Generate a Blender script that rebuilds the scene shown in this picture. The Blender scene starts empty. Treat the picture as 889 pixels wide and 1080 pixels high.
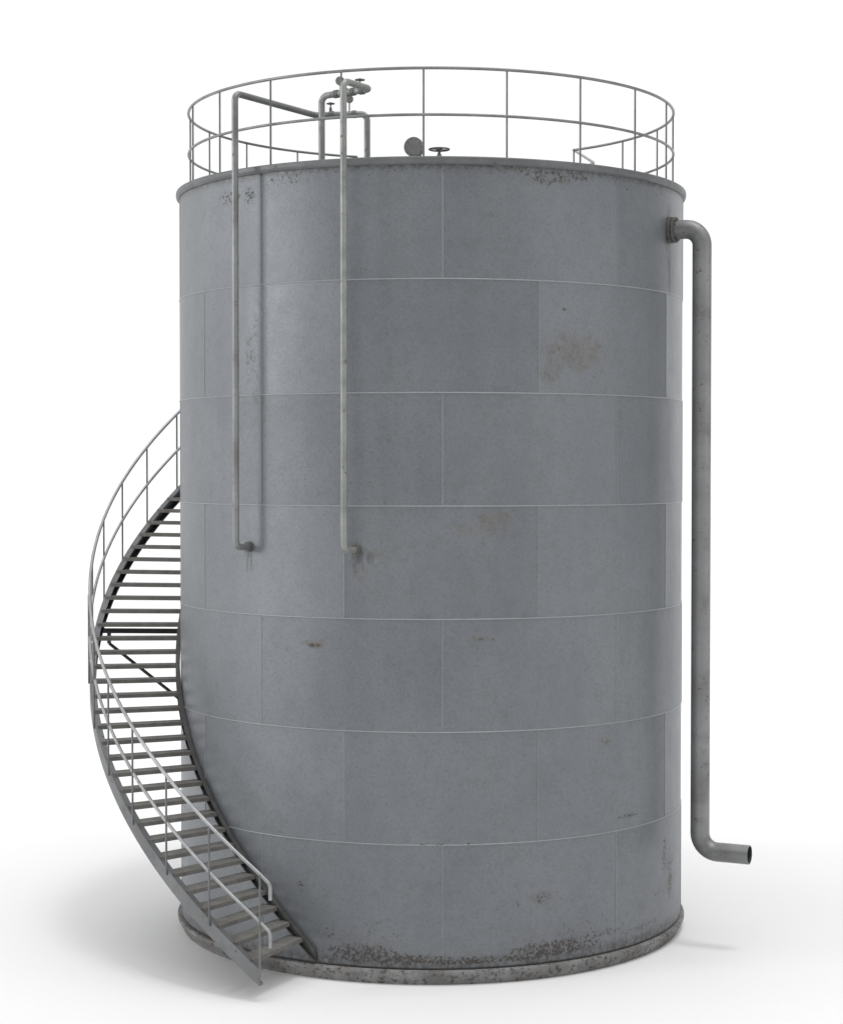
import bpy, math, random
from mathutils import Vector, Matrix
random.seed(7)
S = 3.8                       # tank radius in metres; all lengths below are in tank radii
R_ = math.radians
scene = bpy.context.scene
COL = scene.collection

# ------------------------------------------------------------------ helpers
class MB:
    def __init__(self): self.v=[]; self.f=[]; self.sm=[]
    def add(self, vs, fs, smooth=False):
        b=len(self.v); self.v += [tuple(x) for x in vs]
        for f in fs: self.f.append(tuple(b+i for i in f)); self.sm.append(smooth)
    def quadgrid(self, rows, closed=False, smooth=True, flip=False):
        n=len(rows[0]); vs=[p for r in rows for p in r]; fs=[]
        for i in range(len(rows)-1):
            for j in range(n if closed else n-1):
                k=(j+1)%n
                q=(i*n+j, i*n+k, (i+1)*n+k, (i+1)*n+j)
                fs.append(q[::-1] if flip else q)
        self.add(vs,fs,smooth)
    def tube(self, pts, r, seg=12, caps=True, closed=False):
        pts=[Vector(p) for p in pts]; n=len(pts)
        T=[]
        for i in range(n):
            if closed: t=pts[(i+1)%n]-pts[i-1]
            else: t=pts[min(i+1,n-1)]-pts[max(i-1,0)]
            T.append(t.normalized())
        up=Vector((0,0,1)) if abs(T[0].z)<.9 else Vector((1,0,0))
        N=(up-T[0]*up.dot(T[0])).normalized(); rings=[]
        for i in range(n):
            N=(N-T[i]*N.dot(T[i])).normalized(); B=T[i].cross(N)
            rings.append([pts[i]+(N*math.cos(2*math.pi*k/seg)+B*math.sin(2*math.pi*k/seg))*r for k in range(seg)])
        if closed: rings.append(rings[0])
        self.quadgrid(rings, closed=True, smooth=True)
        if caps and not closed:
            self.add(rings[0],[tuple(range(seg))[::-1]]); self.add(rings[-1],[tuple(range(seg))])
        return rings
    def lathe(self, prof, seg=48, smooth=False, M=None):
        # prof: (r,z) pairs around local z; each band keeps its own vertices so edges stay crisp
        for (r0,z0),(r1,z1) in zip(prof,prof[1:]):
            rows=[]
            for r,z in ((r0,z0),(r1,z1)):
                rows.append([Vector((r*math.cos(2*math.pi*k/seg), r*math.sin(2*math.pi*k/seg), z)) for k in range(seg)])
            if M is not None: rows=[[M@p for p in row] for row in rows]
            self.quadgrid(rows, closed=True, smooth=True)
    def box(self, c, sx, sy, sz, M=None, bev=0.0):
        x,y,z=sx/2,sy/2,sz/2; b=bev
        if b<=0:
            vs=[Vector((i*x,j*y,k*z)) for i in(-1,1) for j in(-1,1) for k in(-1,1)]
            fs=[(0,1,3,2),(4,6,7,5),(0,4,5,1),(2,3,7,6),(0,2,6,4),(1,5,7,3)]
        else:
            vs=[];idx={}
            for i in(-1,1):
                for j in(-1,1):
                    for k in(-1,1):
                        for a,p in enumerate(((x,y-b,z-b),(x-b,y,z-b),(x-b,y-b,z))):
                            idx[(i,j,k,a)]=len(vs); vs.append(Vector((i*p[0],j*p[1],k*p[2])))
            I=idx; fs=[]
            for s in(-1,1):
                f=[I[(s,-1,-1,0)],I[(s,1,-1,0)],I[(s,1,1,0)],I[(s,-1,1,0)]]; fs.append(f if s>0 else f[::-1])
                f=[I[(-1,s,-1,1)],I[(-1,s,1,1)],I[(1,s,1,1)],I[(1,s,-1,1)]]; fs.append(f if s>0 else f[::-1])
                f=[I[(-1,-1,s,2)],I[(1,-1,s,2)],I[(1,1,s,2)],I[(-1,1,s,2)]]; fs.append(f if s>0 else f[::-1])
            for i in(-1,1):
                for j in(-1,1):
                    f=[I[(i,j,-1,0)],I[(i,j,1,0)],I[(i,j,1,1)],I[(i,j,-1,1)]]; fs.append(f if i*j<0 else f[::-1])
                    f=[I[(i,-1,j,0)],I[(i,1,j,0)],I[(i,1,j,2)],I[(i,-1,j,2)]]; fs.append(f if i*j>0 else f[::-1])
                    f=[I[(-1,i,j,1)],I[(1,i,j,1)],I[(1,i,j,2)],I[(-1,i,j,2)]]; fs.append(f if i*j<0 else f[::-1])
                    for k in(-1,1):
                        f=[I[(i,j,k,0)],I[(i,j,k,1)],I[(i,j,k,2)]]; fs.append(f if i*j*k>0 else f[::-1])
        c=Vector(c)
        vs=[(M@v if M is not None else v)+c for v in vs]
        self.add(vs,fs)
    def build(self, name, mat, parent=None, loc=(0,0,0), rot=0):
        me=bpy.data.meshes.new(name)
        me.from_pydata([(x*S,y*S,z*S) for x,y,z in self.v],[],self.f)
        me.polygons.foreach_set('use_smooth', self.sm)
        me.materials.append(mat); me.update()
        o=bpy.data.objects.new(name,me); COL.objects.link(o)
        o.location=Vector(loc)*S; o.rotation_euler=(0,0,rot)
        if parent: o.parent=parent
        return o

def cyl(r,deg,z):             # angle 0 faces the camera, positive to the right
    a=R_(deg); return Vector((r*math.sin(a), -r*math.cos(a), z))
def arc(r,a0,a1,z0,z1=None,step=2.0):
    if z1 is None: z1=z0
    n=max(2,int(abs(a1-a0)/step)+1)
    return [cyl(r,a0+(a1-a0)*i/(n-1), z0+(z1-z0)*i/(n-1)) for i in range(n)]
def fillet(pts, rad, n=7):
    pts=[Vector(p) for p in pts]; out=[pts[0]]
    for i in range(1,len(pts)-1):
        a,b,c=pts[i-1],pts[i],pts[i+1]
        u=(a-b).normalized(); w=(c-b).normalized()
        ang=math.acos(max(-1,min(1,u.dot(w)))); d=rad/math.tan(ang/2)
        d=min(d,(a-b).length*.49,(c-b).length*.49); rr=d*math.tan(ang/2)
        cen=b+(u+w).normalized()*(rr/math.sin(ang/2))
        p0=b+u*d-cen; p1=b+w*d-cen; tot=math.pi-ang
        for k in range(n+1):
            t=k/n
            out.append(cen+(p0*math.sin((1-t)*tot)+p1*math.sin(t*tot))/math.sin(tot))
    out.append(pts[-1]); return out
def align(d):                 # matrix turning local z onto d
    return Vector(d).to_track_quat('Z','Y').to_matrix()
def M4(d,loc): return Matrix.Translation(Vector(loc)) @ align(d).to_4x4()

# ------------------------------------------------------------------ materials
def new_mat(name):
    m=bpy.data.materials.new(name); m.use_nodes=True; nt=m.node_tree
    return m,nt,nt.nodes['Principled BSDF']
def N(nt,t,**kw):
    n=nt.nodes.new(t)
    for k,v in kw.items(): setattr(n,k,v)
    return n
def math_(nt,op,a,b=None,c=None,clamp=False):
    n=N(nt,'ShaderNodeMath',operation=op,use_clamp=clamp)
    for i,x in enumerate((a,b,c)):
        if x is None: continue
        if isinstance(x,(int,float)): n.inputs[i].default_value=x
        else: nt.links.new(x,n.inputs[i])
    return n.outputs[0]
def noise(nt,vec,scale,detail=4,rough=.55,dist=0):
    n=N(nt,'ShaderNodeTexNoise'); n.inputs['Scale'].default_value=scale; n.inputs['Detail'].default_value=detail
    n.inputs['Roughness'].default_value=rough; n.inputs['Distortion'].default_value=dist
    nt.links.new(vec,n.inputs['Vector']); return n.outputs['Fac']
def mapr(nt,x,a,b,c=0,d=1,smooth=True):
    n=N(nt,'ShaderNodeMapRange'); n.clamp=True
    if smooth: n.interpolation_type='SMOOTHSTEP'
    nt.links.new(x,n.inputs[0])
    for i,v in enumerate((a,b,c,d)): n.inputs[1+i].default_value=v
    return n.outputs[0]
def mixc(nt,f,a,b):
    n=N(nt,'ShaderNodeMix',data_type='RGBA')
    if isinstance(f,(int,float)): n.inputs[0].default_value=f
    else: nt.links.new(f,n.inputs[0])
    for i,x in ((6,a),(7,b)):
        if isinstance(x,tuple): n.inputs[i].default_value=x+(1,)
        else: nt.links.new(x,n.inputs[i])
    return n.outputs[2]
def scaled(nt,vec,s):
    n=N(nt,'ShaderNodeVectorMath',operation='MULTIPLY'); nt.links.new(vec,n.inputs[0]); n.inputs[1].default_value=s
    return n.outputs[0]

def shell_material():
    m,nt,p=new_mat('grey_tank_paint'); L=nt.links
    uv=N(nt,'ShaderNodeUVMap',uv_map='UVMap').outputs[0]      # u = degrees round the shell, v = height in radii
    oc=N(nt,'ShaderNodeTexCoord').outputs['Object']
    sep=N(nt,'ShaderNodeSeparateXYZ'); L.new(uv,sep.inputs[0]); U,V=sep.outputs[0],sep.outputs[1]
    base=mixc(nt, mapr(nt,noise(nt,oc,.55,5,.6),.3,.7), (.148,.159,.176),(.180,.192,.209))
    base=mixc(nt, mapr(nt,noise(nt,scaled(nt,oc,(1,1,.12)),2.2,4,.6),.35,.75,0,.35), base,(.20,.215,.225))   # faint run-down streaks
    base=mixc(nt, mapr(nt,noise(nt,oc,5,6,.75),.45,.7,0,.35), base,(.115,.122,.130))
    fine=noise(nt,oc,26,4,.7)
    base=mixc(nt, mapr(nt,fine,.45,.72,0,.55), base,(.105,.112,.120))
    base=mixc(nt, mapr(nt,noise(nt,oc,60,2,.6),.52,.75,0,.45), base,(.26,.272,.288))
    # per-plate tint
    at=N(nt,'ShaderNodeAttribute',attribute_name='plate').outputs['Fac']
    base=mixc(nt, mapr(nt,at,0,1,0,.14,False), base,(.235,.25,.262))
    base=mixc(nt, mapr(nt,at,1.0,2.0,0,.8,False), base,(.42,.435,.445))  # beads paler: worn metal, with the seam highlight put into the colour
    # stain patches, with pipe-shadow strips in brown (centre deg, centre height, half size deg, half size height, strength)
    def field(patches):
        acc=None
        for (u,v,su,sv,k) in patches:
            du=math_(nt,'MULTIPLY_ADD',U,1/su,-u/su); dv=math_(nt,'MULTIPLY_ADD',V,1/sv,-v/sv)
            d=math_(nt,'ADD',math_(nt,'MULTIPLY',du,du),math_(nt,'MULTIPLY',dv,dv))
            g=mapr(nt,d,0,1,k,0)
            acc=g if acc is None else math_(nt,'MAXIMUM',acc,g)
        return acc
    dark=field([(-14,.105,12,.055,1),(-6,.09,16,.032,1),(26,.105,17,.050,1),(38,.13,10,.03,.8),(6,.085,34,.025,.9),(-21,.17,3,.04,.7),(50,.115,16,.025,.7),
                (24,2.84,9,.045,.8),(17,2.86,8,.03,.7),(31,2.85,7,.03,.8),(-48,2.80,6,.05,.75),(-41,2.80,3,.05,.8),(-25,2.83,5,.03,.5),(45,2.84,8,.03,.6),(-8,2.86,8,.02,.45),(3,2.86,10,.018,.5),
                (-24.7,1.188,3.6,.012,1),(9.5,1.215,2.3,.012,.9),(12.3,1.215,1,.01,.8),(39,.83,3.2,.018,.7),(0,.497,5,.007,.8),(8,.497,4,.007,.7),(46,.54,7,.010,.85),
                (-28,.33,2.2,.02,.85),(-22,.31,3,.035,.6),(-12,.32,3,.03,.5),
                (23,.29,3.2,.045,.8),(18,.28,1.5,.03,.75),(14,.27,4,.02,.6),(62,.35,3,.13,.8),(66,.24,2.5,.10,.8),(70,.33,2,.08,.6),
                (28,2.38,1,.01,1),(14,2.62,3,.012,.6),(30,2.20,12,.11,.35),(25,2.15,3,.05,.6),(-41.0,2.22,2.6,.16,.5),(-14,2.51,2,.01,.7),(12,2.7,2,.02,.5),(0,2.85,78,.028,.55),(-30,2.84,12,.04,.6),(60,2.84,8,.03,.6),(35,.17,25,.08,.5),(-10,.19,14,.06,.55),(55,.2,12,.08,.5),(28,2.24,11,.12,.45)])
    brown=field([(31,2.23,13,.12,.9),(24,2.15,4,.06,.8),(35,2.17,5,.06,.6),(12.5,1.63,6,.07,1),(8,1.60,8,.04,.7),(-24.7,1.195,5,.026,1),(9.5,1.22,4,.022,.8),(39,.83,5,.03,.8),
                 (-41,2.22,2.8,.16,.6),(-15,.15,14,.07,.6),(26,.15,18,.07,.6),(23,.29,5,.06,.7),(66,.26,5,.16,.7),(24,2.84,11,.06,.7),(-11.5,1.52,3,.03,.8),(-14.6,1.45,2.4,.06,.8),(-41,1.45,1.8,.06,.6),(-28,.32,4,.04,.4),
                 (8,.12,60,.04,.55),(0,2.86,80,.03,.45),(-39.5,2.15,1.6,.75,.55),(-13.5,2.15,1.4,.75,.35)])  # last two tall strips: dirt plus the thin pipes' soft shadow, painted in
    drips=field([(-42,1.475,.45,.05,.9),(-40.8,1.475,.35,.045,.9),(-15.8,1.47,.6,.045,.6),(-14,1.475,.5,.035,.5),(-12.6,1.50,1.1,.03,.6),(-41.4,1.515,2.2,.03,.9),(-15,1.505,1.8,.035,.8),(63.9,2.60,1.2,.17,1),(63.6,2.77,2.2,.06,.9),(62.5,2.69,2.2,.07,1)])
    speck=noise(nt,scaled(nt,oc,(1,1,1)),19,6,.85)
    speck2=noise(nt,oc,30,3,.6)
    sm=math_(nt,'ADD',math_(nt,'MULTIPLY',speck,.72),math_(nt,'MULTIPLY',speck2,.35))
    md=math_(nt,'ADD',sm,math_(nt,'MULTIPLY',dark,.22))
    md=mapr(nt,md,.712,.765)
    md=math_(nt,'MULTIPLY',md,mapr(nt,dark,.02,.4))
    mb=mapr(nt,math_(nt,'ADD',noise(nt,oc,8,8,.85),math_(nt,'MULTIPLY',brown,.26)),.62,.84)
    mb=math_(nt,'MULTIPLY',mb,mapr(nt,brown,.02,.5))
    # sparse freckles all over
    fr=mapr(nt,noise(nt,oc,15,4,.6),.70,.76); fr=math_(nt,'MULTIPLY',fr,.6)
    dr=math_(nt,'MULTIPLY',drips,mapr(nt,noise(nt,scaled(nt,oc,(1,1,.25)),14,4,.65),.25,.6))
    c=mixc(nt,math_(nt,'MULTIPLY',mb,.46),base,(.165,.125,.085))
    c=mixc(nt,math_(nt,'MULTIPLY',md,.75),c,(.062,.044,.033))
    c=mixc(nt,fr,c,(.09,.08,.072))
    c=mixc(nt,math_(nt,'MULTIPLY',dr,.75),c,(.040,.038,.034))
    # thin dirt line above base ring and under rim
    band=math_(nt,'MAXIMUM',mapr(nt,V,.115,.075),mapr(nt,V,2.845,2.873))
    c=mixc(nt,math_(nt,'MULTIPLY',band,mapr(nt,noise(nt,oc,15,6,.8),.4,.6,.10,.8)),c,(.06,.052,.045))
    c=mixc(nt,mapr(nt,V,.064,.057,0,.9),c,(.02,.019,.018))  # dark gap between shell and base ring, its shade painted on
    L.new(c,p.inputs['Base Color'])
    p.inputs['Metallic'].default_value=MET
    r=mapr(nt,noise(nt,oc,3,5,.65),.3,.7,.40,.45)
    r=math_(nt,'ADD',r,math_(nt,'MULTIPLY',math_(nt,'MAXIMUM',md,mb),.3),clamp=True)
    L.new(r,p.inputs['Roughness'])
    bh=math_(nt,'ADD',math_(nt,'MULTIPLY',fine,.6),math_(nt,'MULTIPLY',noise(nt,scaled(nt,oc,(1,1,1.3)),12,4,.6),.3))
    bh=math_(nt,'SUBTRACT',bh,math_(nt,'MULTIPLY',md,.8))
    b=N(nt,'ShaderNodeBump'); b.inputs['Strength'].default_value=.45; b.inputs['Distance'].default_value=.007
    L.new(bh,b.inputs['Height']); L.new(b.outputs[0],p.inputs['Normal'])
    return m

def steel(name, c1, c2, rust=(.10,.075,.055), amount=.35, rough=.5, met=.3, scale=3.0, grime=None, bump=.003):
    m,nt,p=new_mat(name); L=nt.links
    oc=N(nt,'ShaderNodeTexCoord').outputs['Object']
    oi=N(nt,'ShaderNodeObjectInfo').outputs['Random']
    off=N(nt,'ShaderNodeVectorMath',operation='ADD'); cmb=N(nt,'ShaderNodeCombineXYZ')
    L.new(math_(nt,'MULTIPLY',oi,37.),cmb.inputs[0]); L.new(math_(nt,'MULTIPLY',oi,11.),cmb.inputs[2])
    L.new(oc,off.inputs[0]); L.new(cmb.outputs[0],off.inputs[1]); v=off.outputs[0]
    c=mixc(nt,mapr(nt,noise(nt,v,scale,5,.65),.3,.7),c1,c2)
    if grime: c=mixc(nt,mapr(nt,noise(nt,v,scale*.5,6,.7),.45,.65,0,.7),c,grime)
    t=.72-.22*amount
    rm=mapr(nt,noise(nt,v,scale*3.2,6,.7),t-.04,t+.05)
    c=mixc(nt,math_(nt,'MULTIPLY',rm,.8),c,rust)
    L.new(c,p.inputs['Base Color']); p.inputs['Metallic'].default_value=met
    L.new(math_(nt,'MULTIPLY_ADD',rm,.3,rough),p.inputs['Roughness'])
    b=N(nt,'ShaderNodeBump'); b.inputs['Strength'].default_value=.4; b.inputs['Distance'].default_value=bump
    L.new(noise(nt,v,30,5,.7),b.inputs['Height']); L.new(b.outputs[0],p.inputs['Normal'])
    return m
MET=.34
M_SHELL=shell_material()
M_RIM=steel('rim_paint',(.115,.12,.124),(.155,.16,.165),rust=(.075,.062,.05),amount=.35,met=.3)
M_BASE=steel('weathered_base_ring',(.14,.142,.142),(.29,.29,.288),rust=(.062,.050,.042),amount=.72,rough=.75,met=0,scale=5,grime=(.10,.088,.078),bump=.012)
M_PIPE=steel('grey_pipe_paint',(.205,.209,.212),(.285,.29,.292),amount=.42,met=.35,rough=.40,grime=(.125,.122,.118))
M_PIPE_L=steel('pale_grey_pipe_paint',(.21,.22,.212),(.29,.30,.288),amount=.38,met=.3,rough=.42,scale=4)
M_PIPE_D=steel('dark_pipe_paint',(.11,.112,.11),(.16,.16,.158),amount=.35,met=.3)
M_FLANGE=steel('rusty_flange',(.10,.098,.09),(.15,.145,.135),amount=.6,rough=.6)
M_RAIL=steel('ring_rail_steel',(.17,.174,.175),(.24,.244,.243),rust=(.13,.10,.08),amount=.3,met=.5,rough=.38)
M_HRAIL=steel('handrail_steel',(.27,.275,.28),(.36,.365,.37),rust=(.18,.14,.11),amount=.25,met=.5,rough=.36)
M_POST=steel('post_steel',(.13,.133,.135),(.20,.203,.205),amount=.3,met=.4)
M_STR=steel('stringer_steel',(.125,.13,.135),(.19,.195,.20),rust=(.08,.07,.058),grime=(.10,.098,.092),amount=.38,met=.35,rough=.45,scale=2.5)
M_STRD=steel('dark_stringer_steel',(.055,.056,.055),(.10,.10,.098),amount=.4,rough=.6)
M_TREAD=steel('tread_steel',(.115,.112,.104),(.175,.171,.16),rust=(.085,.068,.056),amount=.45,rough=.7,met=.1,scale=4,bump=.008)
M_SHADE=steel('shade_black_steel',(.02,.02,.02),(.04,.039,.038),amount=.2,rough=.6,met=.1)  # near-black: shade on the brackets and in the bore put into the colour

# ------------------------------------------------------------------ the tank
tank=bpy.data.objects.new('storage_tank',None); COL.objects.link(tank)
tank['label']='tall grey cylindrical steel storage tank with a spiral stair, roof railing and outside pipes'
tank['category']='storage tank'

ZB,ZT,CH=.0973,2.873,.39653
DELTA=R_(DEG_KINK:=6.0)
def build_shell():
    me=bpy.data.meshes.new('shell'); V=[];F=[];NR=[];UV=[];PL=[];SM=[]
    rnd=random.Random(3)
    def quad(ps,ns,uvs,pl):
        b=len(V); V.extend([(p*S)[:] for p in ps]); F.append((b,b+1,b+2,b+3)); NR.extend(ns); UV.extend(uvs); PL.append(pl)
    for c in range(-1,7):
        # c = -1: narrow foot strip below the first course
        z0=ZB+CH*c; z1=z0+CH
        if c<=0: z0=.048
        if c==-1: continue
        odd=(c%2==0)                       # courses 0,2,4,6: seams at 2.1+40k ; others 20 off
        for k in range(9):
            a0=(2.1 if odd else 22.0)+40*k-160; pl=rnd.random()
            n=16
            for i in range(n):
                t0,t1=i/n,(i+1)/n; A0,A1=a0+40*t0,a0+40*t1
                def nn(t,A):
                    s=(2*t-1); d=math.degrees(DELTA)*s*abs(s)**1.5
                    return cyl(1,A-d,0)
                quad([cyl(1,A0,z0),cyl(1,A1,z0),cyl(1,A1,z1),cyl(1,A0,z1)],[nn(t0,A0),nn(t1,A1),nn(t1,A1),nn(t0,A0)],
                     [(A0,z0),(A1,z0),(A1,z1),(A0,z1)],pl)
    # weld beads
    def bead(pts,r,closed,tint=1.3,seg=8):
        mb=MB(); mb.tube(pts,r,seg,caps=False,closed=closed)
        nv=len(V); V.extend([(x*S,y*S,z*S) for x,y,z in mb.v])
        for f in mb.f:
            F.append(tuple(nv+i for i in f))
            for i in f:
                NR.append(None); p=mb.v[i]; UV.append((math.degrees(math.atan2(p[0],-p[1])),p[2]))
            PL.append(tint)
    for c in range(1,7):
        z=ZB+CH*c; bead([cyl(1.0,a*2,z) for a in range(180)],.0026,True,1.45)
    for c in range(7):
        z0=ZB+CH*c if c else .06; z1=ZB+CH*(c+1)
        for k in range(9):
            a=(2.1 if c%2==0 else 22.0)+40*k
            bead([cyl(1.0,a,z0+(z1-z0)*i/6) for i in range(7)],.0021,False,1.3)
    me.from_pydata(V,[],F); 
    uvl=me.uv_layers.new(name='UVMap')
    for i,u in enumerate(UV): uvl.data[i].uv=u
    at=me.attributes.new('plate','FLOAT','FACE'); at.data.foreach_set('value',PL)
    me.polygons.foreach_set('use_smooth',[True]*len(F)); me.update()
    vn=[tuple(n.vector) for n in me.corner_normals]
    me.normals_split_custom_set([tuple(n) if n is not None else vn[i] for i,n in enumerate(NR)])
    me.materials.append(M_SHELL)
    o=bpy.data.objects.new('shell',me); COL.objects.link(o); o.parent=tank; return o
shell=build_shell()

def ringprof(name,prof,mat,seg=240,parent=tank):
    m=MB(); m.lathe(prof,seg); return m.build(name,mat,parent)
ringprof('base_ring',[(.985,.0),(.994,.0),(.998,.010),(1.010,.030),(1.0145,.040),(1.0145,.049),(1.0125,.0525),(.999,.0535)],M_BASE)
ringprof('rim',[(.999,2.8725),(1.006,2.8735),(1.0115,2.879),(1.0132,2.884),(1.0132,2.896),(1.0115,2.8995),(.955,2.9)],M_RIM)
ringprof('roof',[(.957,2.898),(.5,2.925),(.03,2.953),(0.0,2.9535)],M_RIM,seg=120)

# ------------------------------------------------------------------ roof railing
RR=.963
def post_mesh(h,r,foot=True):
    m=MB(); m.tube([(0,0,0),(0,0,h*.5),(0,0,h)],r,8,caps=False)
    if foot: m.box((0,0,.0035),.022,.022,.005,bev=.001)
    return m
m=MB(); m.tube(arc(RR,139,139-299.2,3.214),.0056,10); railing=m.build('guard_railing',M_RAIL,tank)
m=MB(); m.tube(arc(RR,139,139-299.2,3.052),.0052,10); m.build('mid_rail',M_RAIL,railing)
pr=post_mesh(.314,.0036).build('post',M_POST,railing,cyl(RR,139,2.8995))
for i in range(1,18):
    o=pr.copy(); COL.objects.link(o); o.parent=railing; a=139-17.6*i; o.location=cyl(RR,a,2.8995)*S; o.rotation_euler=(0,0,R_(a))

# ------------------------------------------------------------------ staircase
K=.939
def foot(a): return .112+K*R_(-a-25.5)          # top of stringer at angle a (negative = climbing round the left)
A_TOP=-195.6
def helixband(m,r0,r1,a0,a1,zlo,zhi,step=1.5):
    n=int(abs(a1-a0)/step)+1; sec=[]
    for i in range(n+1):
        a=a0+(a1-a0)*i/n; z=foot(a)
        sec.append([cyl(r0,a,z+zlo),cyl(r1,a,z+zlo),cyl(r1,a,z+zhi),cyl(r0,a,z+zhi)])
    for e in range(4):
        m.quadgrid([[s[e],s[(e+1)%4]] for s in sec],smooth=True)
    m.add(sec[0],[(0,1,2,3)]); m.add(sec[-1],[(3,2,1,0)])
m=MB()
helixband(m,1.3475,1.3545,-25.7,A_TOP,-.057,0)
helixband(m,1.3300,1.3475,-25.7,A_TOP,-.0065,-.0005)
helixband(m,1.3300,1.3475,-25.7,A_TOP,-.0565,-.0505)
stairs=m.build('staircase',M_STR,tank)
m=MB()
helixband(m,1.0030,1.0075,-24.2,A_TOP,-.030,.012)
helixband(m,1.0075,1.0200,-24.2,A_TOP,.0065,.0115)
helixband(m,1.0075,1.0200,-24.2,A_TOP,-.0295,-.0245)
m.build('inner_stringer',M_STRD,stairs)
# tread: origin on the axis, front edge at angle 0 of its own frame
m=MB()
W=.068
def tread_pts(y0,y1,z0,z1,r0=1.009,r1=1.3460):
    # local x radial outward, local y towards the climb
    return [Vector((x,y,z)) for x in(r0,r1) for y in(y0,y1) for z in(z0,z1)]
FS=[(0,1,3,2),(4,6,7,5),(0,4,5,1),(2,3,7,6),(0,2,6,4),(1,5,7,3)]
m.add(tread_pts(0,W,.0110,.0145),FS)            # plate
m.add(tread_pts(0.0,.004,0,.0108),FS)           # front lip
m.add(tread_pts(W-.004,W,.003,.0108),FS)        # back lip
m.add(tread_pts(.004,W-.004,.0005,.0108,1.009,1.013),FS); m.add(tread_pts(.004,W-.004,.0005,.0108,1.3385,1.3425),FS)
def tread_rot(a): return R_(a-90)
# local +x must point to angle a (world dir (sin a,-cos a)); local +y then points to increasing a, so mirror y for the climb
for i,(x,y,z) in enumerate(m.v): m.v[i]=(x,-y,z)
m.f=[f[::-1] for f in m.f]
STEP,RISE=3.033,.0497
first=None
for n in range(55):
    a=-(26.8+STEP*n); z=.1305+RISE*n
    if first is None: first=m.build('tread',M_TREAD,stairs,(0,0,z),tread_rot(a)); continue
    o=first.copy(); COL.objects.link(o); o.parent=stairs; o.location=(0,0,z*S); o.rotation_euler=(0,0,tread_rot(a))
# handrails
RH=1.3526
def hz(a): return foot(a)+.327
LAND_END=cyl(1.305,144.9,0)
def landing_path(z):   # along the outer edge of the landing, then back to the roof railing
    return arc(RH,A_TOP,-213,z,step=3)+[Vector((LAND_END.x,LAND_END.y,z)),cyl(RR,139,z)]
top=[cyl(RH,-23.9,hz(-25)-.075),cyl(RH,-23.9,hz(-23.9)-.004)]+arc(RH,-26,A_TOP,hz(-26),hz(A_TOP),2)+landing_path(3.214)[1:]
bent=fillet(top[:3],.028,6)[:-1]+top[2:]
m=MB(); m.tube(bent,.0064,10); m.build('handrail',M_HRAIL,stairs)
dm=-.163
mid=[Vector(p)+Vector((0,0,dm)) for p in bent]
m=MB(); m.tube(mid,.0060,10); m.build('mid_rail',M_HRAIL,stairs)
sp=MB(); sp.tube([(0,0,-.02),(0,0,.15),(0,0,.327)],.0038,8); first=None
for i in range(20):
    a=-25.5-8.98*i
    if a<A_TOP: break
    if first is None: first=sp.build('post',M_POST,stairs,cyl(RH+.0045,a,foot(a)),R_(a)); continue
    o=first.copy(); COL.objects.link(o); o.parent=stairs; o.location=cyl(RH+.0045,a,foot(a))*S; o.rotation_euler=(0,0,R_(a))
for a in (-204,-213):
    o=first.copy(); COL.objects.link(o); o.parent=stairs; o.location=cyl(RH,a,2.888)*S
o=first.copy(); COL.objects.link(o); o.parent=stairs; o.location=Vector((LAND_END.x,LAND_END.y,2.888))*S
# landing behind the tank
m=MB()
rows=[]
inn=arc(.975,-191.5,-221,0,step=3)
outr=arc(1.35,-191.5,-213,0,step=3)+[LAND_END]
n=len(inn)
out=[outr[min(len(outr)-1,round(i*(len(outr)-1)/(n-1)))] for i in range(n)]
Z=lambda p,z: Vector((p.x,p.y,z))
m.quadgrid([[Z(p,2.888) for p in inn],[Z(p,2.888) for p in out],[Z(p,2.872) for p in out],[Z(p,2.872) for p in inn],[Z(p,2.888) for p in inn]],smooth=False)
m.add([Z(inn[0],2.888),Z(out[0],2.888),Z(out[0],2.872),Z(inn[0],2.872)],[(0,1,2,3)])
m.add([Z(inn[-1],2.888),Z(out[-1],2.888),Z(out[-1],2.872),Z(inn[-1],2.872)],[(3,2,1,0)])
m.build('landing',M_STRD,stairs)
# wall brackets
def bracket(a,z):
    m=MB()
    A=cyl(1,a,0); t=Vector((math.cos(R_(a)),math.sin(R_(a)),0))
    def bar(p,q,w,h):
        p=Vector(p);q=Vector(q); d=(q-p); L=d.length; M=align(d)
        m.box((p+q)/2,w,h,L,M)
    p0=cyl(1.0,a,z); p1=cyl(1.352,a,z)
    d=(p1-p0); M=Matrix((d.normalized(),t,Vector((0,0,1)))).transposed()
    m.box((p0+p1)/2,d.length,.02,.019,M)
    s=cyl(1.315,a,z-.01); e=cyl(1.315,a,z-.052); w=cyl(1.0,a,z-.052-.245)
    m.box((s+e)/2,.012,.02,.042,M)
    m.tube([e,w],.0068,6)
    return m.build('bracket',M_SHADE,stairs)
bracket(-94,1.152); bracket(-158,2.20)

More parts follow.
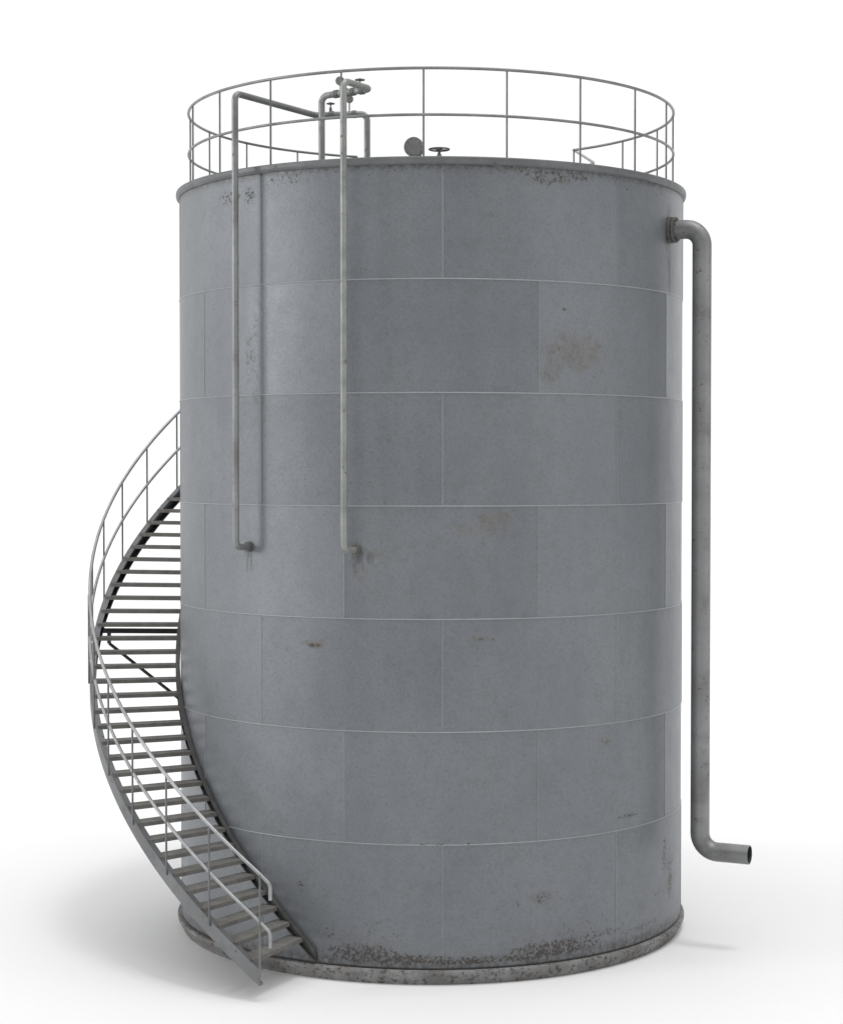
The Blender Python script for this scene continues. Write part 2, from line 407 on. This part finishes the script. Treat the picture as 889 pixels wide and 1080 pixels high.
# ------------------------------------------------------------------ pipes
DIR=Vector((.524,.852,0)).normalized()
def flange(name,centre,d,r,th,mat,parent,bolts=8,gap=True):
    m=MB(); M=M4(d,centre)
    m.lathe([(0,0),(r,0),(r,th),(r*.93,th+.0008),(0,th+.0008)],28,M=M)
    if gap: m.lathe([(r*.55,th),(r*.55,th*2.0),(0,th*2.0)],20,M=M); 
    if gap: m.lathe([(r*.5,th*1.5),(r*.97,th*1.5),(r*.97,th*2.4),(r*.5,th*2.4)],28,M=M)
    for k in range(bolts):
        a=2*math.pi*k/bolts; c=M@Vector((r*.80*math.cos(a),r*.80*math.sin(a),0))
        m.tube([c,c+Vector(d).normalized()*th*3.0],r*.075,6)
    return m.build(name,mat,parent)
def gauge(parent,base,h,r,face,name='gauge'):
    m=MB(); b=Vector(base); c=b+Vector((0,0,h)); m.tube([b,c-Vector((0,0,r*.8))],.0028,8)
    M=M4(face,c-Vector(face).normalized()*.006); m.lathe([(0,0),(r,0),(r,.012),(r*.9,.0135),(r*.86,.0125),(0,.0125)],24,M=M)
    return m.build(name,M_PIPE,parent)
def wheel(parent,base,h,r,name='handwheel',tilt=(0,0,1),tr=.0024):
    m=MB(); b=Vector(base); t=Vector(tilt).normalized(); c=b+t*h
    m.tube([b,b+t*(h*.55)],.0055,10); m.tube([b+t*(h*.5),c+t*.006],.0028,8)
    M=M4(t,c); m.tube([M@Vector((r*math.cos(2*math.pi*k/28),r*math.sin(2*math.pi*k/28),0)) for k in range(28)],tr,8,closed=True)
    for k in range(4):
        a=math.pi*k/2+.4; m.tube([c,M@Vector((r*math.cos(a),r*math.sin(a),0))],tr*.75,6)
    m.lathe([(0,-.004),(.006,-.004),(.006,.004),(0,.004)],12,M=M)
    return m.build(name,M_PIPE_D,parent)
def collar(m,c,d,r,w):
    M=M4(d,Vector(c)-Vector(d).normalized()*w/2); m.lathe([(0,0),(r,0),(r,w),(0,w)],20,M=M)

ZP=3.155
# left thin pipe: wall flange -> up -> over the railing -> across -> down into the roof
F1=cyl(1,-41.4,1.532); P1=F1-DIR*.0790
path=[F1, P1, Vector((P1.x,P1.y,ZP)), Vector((-.441,-.400,ZP)), Vector((-.242,-.446,ZP-.004)), Vector((-.242,-.446,2.91))]
m=MB(); m.tube(fillet([Vector((p.x,p.y,p.z)) for p in path],.026,8),.0118,16)
pipeA=m.build('thin_pipe',M_PIPE,tank); pipeA['label']='left thin grey pipe rising up the tank wall'
flange('flange',F1-DIR*.000,-DIR,.019,.005,M_FLANGE,pipeA,6)
a=Vector((-.441,-.400,ZP)); b=Vector((-.242,-.446,ZP-.004))
d=(b-a)
def couplings(parent,p,d,ts,base,zf):
    for t in ts:
        m=MB(); collar(m,p+d*t,d,.0148,.016); m.build('coupling',M_PIPE_D,parent)
    m=MB(); m.lathe([(.0,0),(.028,0),(.028,.008),(.012,.008)],20,M=M4((0,0,1),(base.x,base.y,zf))); m.build('roof_collar',M_PIPE_D,parent)
couplings(pipeA,a,d,(.14,.32,.55,.75),b,2.915)
wheel(pipeA,a+d*.30+Vector((0,0,.008)),.034,.0150,tr=.0018)
gauge(pipeA,a+d*.66+Vector((0,0,.008)),.050,.0150,(-.1,-1,0))
# right thin pipe
F2=cyl(1,-15.4,1.530); P2=F2-DIR*.0790
c2=Vector((-.216,-.888,ZP)); c3=Vector((-.395,-.785,ZP-.004))
path=[F2,P2,Vector((P2.x,P2.y,ZP)),c2,c3,Vector((c3.x,c3.y,2.90))]
m=MB(); m.tube(fillet(path,.026,8),.0118,16)
pipeB=m.build('thin_pipe',M_PIPE_L,tank); pipeB['label']='right thin pale pipe with flaking paint on the tank wall'
flange('flange',F2,-DIR,.019,.005,M_FLANGE,pipeB,6)
d=c3-c2; couplings(pipeB,c2,d,(.18,.36,.50,.70),c3,2.905)
gauge(pipeB,c2+d*.62+Vector((0,0,.008)),.036,.0160,(-.3,-1,0))
wheel(pipeB,c2+d*.22+Vector((0,0,.008)),.030,.0165,tr=.0019)
# wide overflow pipe on the right
AO=64.6; rad=cyl(1,AO,0); ro=.0360
path=[cyl(.995,AO,2.716),cyl(1.124,AO,2.716),cyl(1.124,AO,.3690),cyl(1.316,AO,.3690)]
fp=fillet(path,.068,12)
m=MB(); rings=m.tube(fp,ro,28,caps=False)
# open mouth with wall thickness
M=M4(rad,cyl(1.316,AO,.3690)); m.lathe([(ro,-.001),(ro,0),(ro*.90,0),(ro*.90,-.004)],28,M=M)
pipeC=m.build('overflow_pipe',M_PIPE,tank)
bm_=MB(); bm_.tube(fillet(path[1:],.068,12)[4:],ro*.895,28,caps=False); bm_.add([Vector(bm_.v[i]) for i in range(28)],[tuple(range(28))]); bm_.build('bore',M_SHADE,pipeC)  # dark lining paints in the shade inside the open mouth
flange('flange',cyl(1.0,AO,2.716),rad,.050,.010,M_FLANGE,pipeC,12)

# ------------------------------------------------------------------ roof fittings
mc=Vector((-.064,-.80,2.966)); face=Vector((-.25,-1,0)).normalized()
m=MB(); m.lathe([(0,0),(.026,0),(.026,.05),(0,.05)],28,M=M4(-face,mc)); m.tube([mc-face*.028-Vector((0,0,.066)),mc-face*.028],.02,16)
man=m.build('roof_nozzle',M_PIPE,tank)
m=MB(); m.lathe([(0,.0),(.0354,.0),(.0354,.010),(.0345,.011),(0,.011)],36,M=M4(face,mc))
for k in range(10):
    a=2*math.pi*k/10; M=M4(face,mc); c=M@Vector((.029*math.cos(a),.029*math.sin(a),.010)); m.tube([c,c+face*.004],.0026,6)
m.build('cover',M_PIPE,man)
vb=Vector((.026,-.80,2.912))
m=MB(); m.lathe([(0,0),(.022,0),(.022,.006),(.012,.008),(.012,.022),(.007,.026),(.007,.03),(0,.03)],20,M=M4((0,0,1),vb)); val=m.build('roof_valve',M_PIPE_D,tank)
wheel(val,vb+Vector((0,0,.024)),.022,.0355,tr=.0032)

# ------------------------------------------------------------------ ground
g=bpy.data.meshes.new('ground'); G=900
g.from_pydata([(-G,-G,0),(G,-G,0),(G,G,0),(-G,G,0)],[],[(0,1,2,3)])
mg,nt,p=new_mat('white_floor')
oc=N(nt,'ShaderNodeTexCoord').outputs['Object']
c=mixc(nt,mapr(nt,noise(nt,oc,9,6,.75),.35,.65),(.742,.742,.74),(.752,.752,.75))
nt.links.new(c,p.inputs['Base Color']); p.inputs['Roughness'].default_value=.9; p.inputs['Specular IOR Level'].default_value=.1
g.materials.append(mg)
go=bpy.data.objects.new('ground',g); COL.objects.link(go); go['kind']='structure'

# ------------------------------------------------------------------ light
w=bpy.data.worlds.new('World'); scene.world=w; w.use_nodes=True; nt=w.node_tree; L=nt.links
bg=nt.nodes['Background']
d=N(nt,'ShaderNodeTexCoord').outputs['Generated']
sep=N(nt,'ShaderNodeSeparateXYZ'); L.new(d,sep.inputs[0]); X,Y,Z_=sep.outputs
val=mapr(nt,Y,.56,.76,.35,1.03)                       # bright backdrop behind the tank, duller studio in front
left=mapr(nt,X,-.70,-.90,0,1.0)                       # soft box far left
left=math_(nt,'MULTIPLY',left,mapr(nt,Z_,-.05,.15)); left=math_(nt,'MULTIPLY',left,mapr(nt,Y,-.15,.15))
right=math_(nt,'MULTIPLY',mapr(nt,X,.62,.84),mapr(nt,Y,-.12,-.35))
back=math_(nt,'MULTIPLY',mapr(nt,X,.30,.5),mapr(nt,Y,.58,.76)); back=math_(nt,'MULTIPLY',back,mapr(nt,Z_,.7,.4))
val=math_(nt,'ADD',val,math_(nt,'MULTIPLY',left,1.7)); val=math_(nt,'ADD',val,math_(nt,'MULTIPLY',back,.5)); val=math_(nt,'ADD',val,math_(nt,'MULTIPLY',right,1.0))
val=math_(nt,'MAXIMUM',val,mapr(nt,Z_,.45,.8,0,.92))
L.new(val,bg.inputs['Color']); bg.inputs['Strength'].default_value=1.0

def sun(name,az,el,strength,angle,col=(1,1,1)):
    # az: 0 = from the camera side, negative = from the left
    l=bpy.data.lights.new(name,'SUN'); l.energy=strength; l.angle=R_(angle); l.color=col
    o=bpy.data.objects.new(name,l); COL.objects.link(o)
    frm=Vector((math.sin(R_(az))*math.cos(R_(el)),-math.cos(R_(az))*math.cos(R_(el)),math.sin(R_(el))))
    o.rotation_euler=frm.to_track_quat('Z','Y').to_euler(); o.location=frm*40
    return o
sun('overhead_lamp',42,78,.66,12)
sun('overhead_softbox',35,80,1.25,80)
sun('side_lamp',-75,12,.95,16)

# ------------------------------------------------------------------ camera
cam=bpy.data.cameras.new('camera'); co=bpy.data.objects.new('camera',cam); COL.objects.link(co)
co.location=(-.0375*S,-7.4994*S,1.8221*S); co.rotation_euler=(R_(90)-.0244,0,0)
cam.sensor_fit='HORIZONTAL'; cam.sensor_width=36; cam.lens=1965.75/889*36; cam.clip_end=5000
scene.camera=co
scene.render.resolution_x=842; scene.render.resolution_y=1024
scene.view_settings.view_transform='Standard'; scene.view_settings.look='None'
scene.view_settings.exposure=0; scene.view_settings.gamma=1
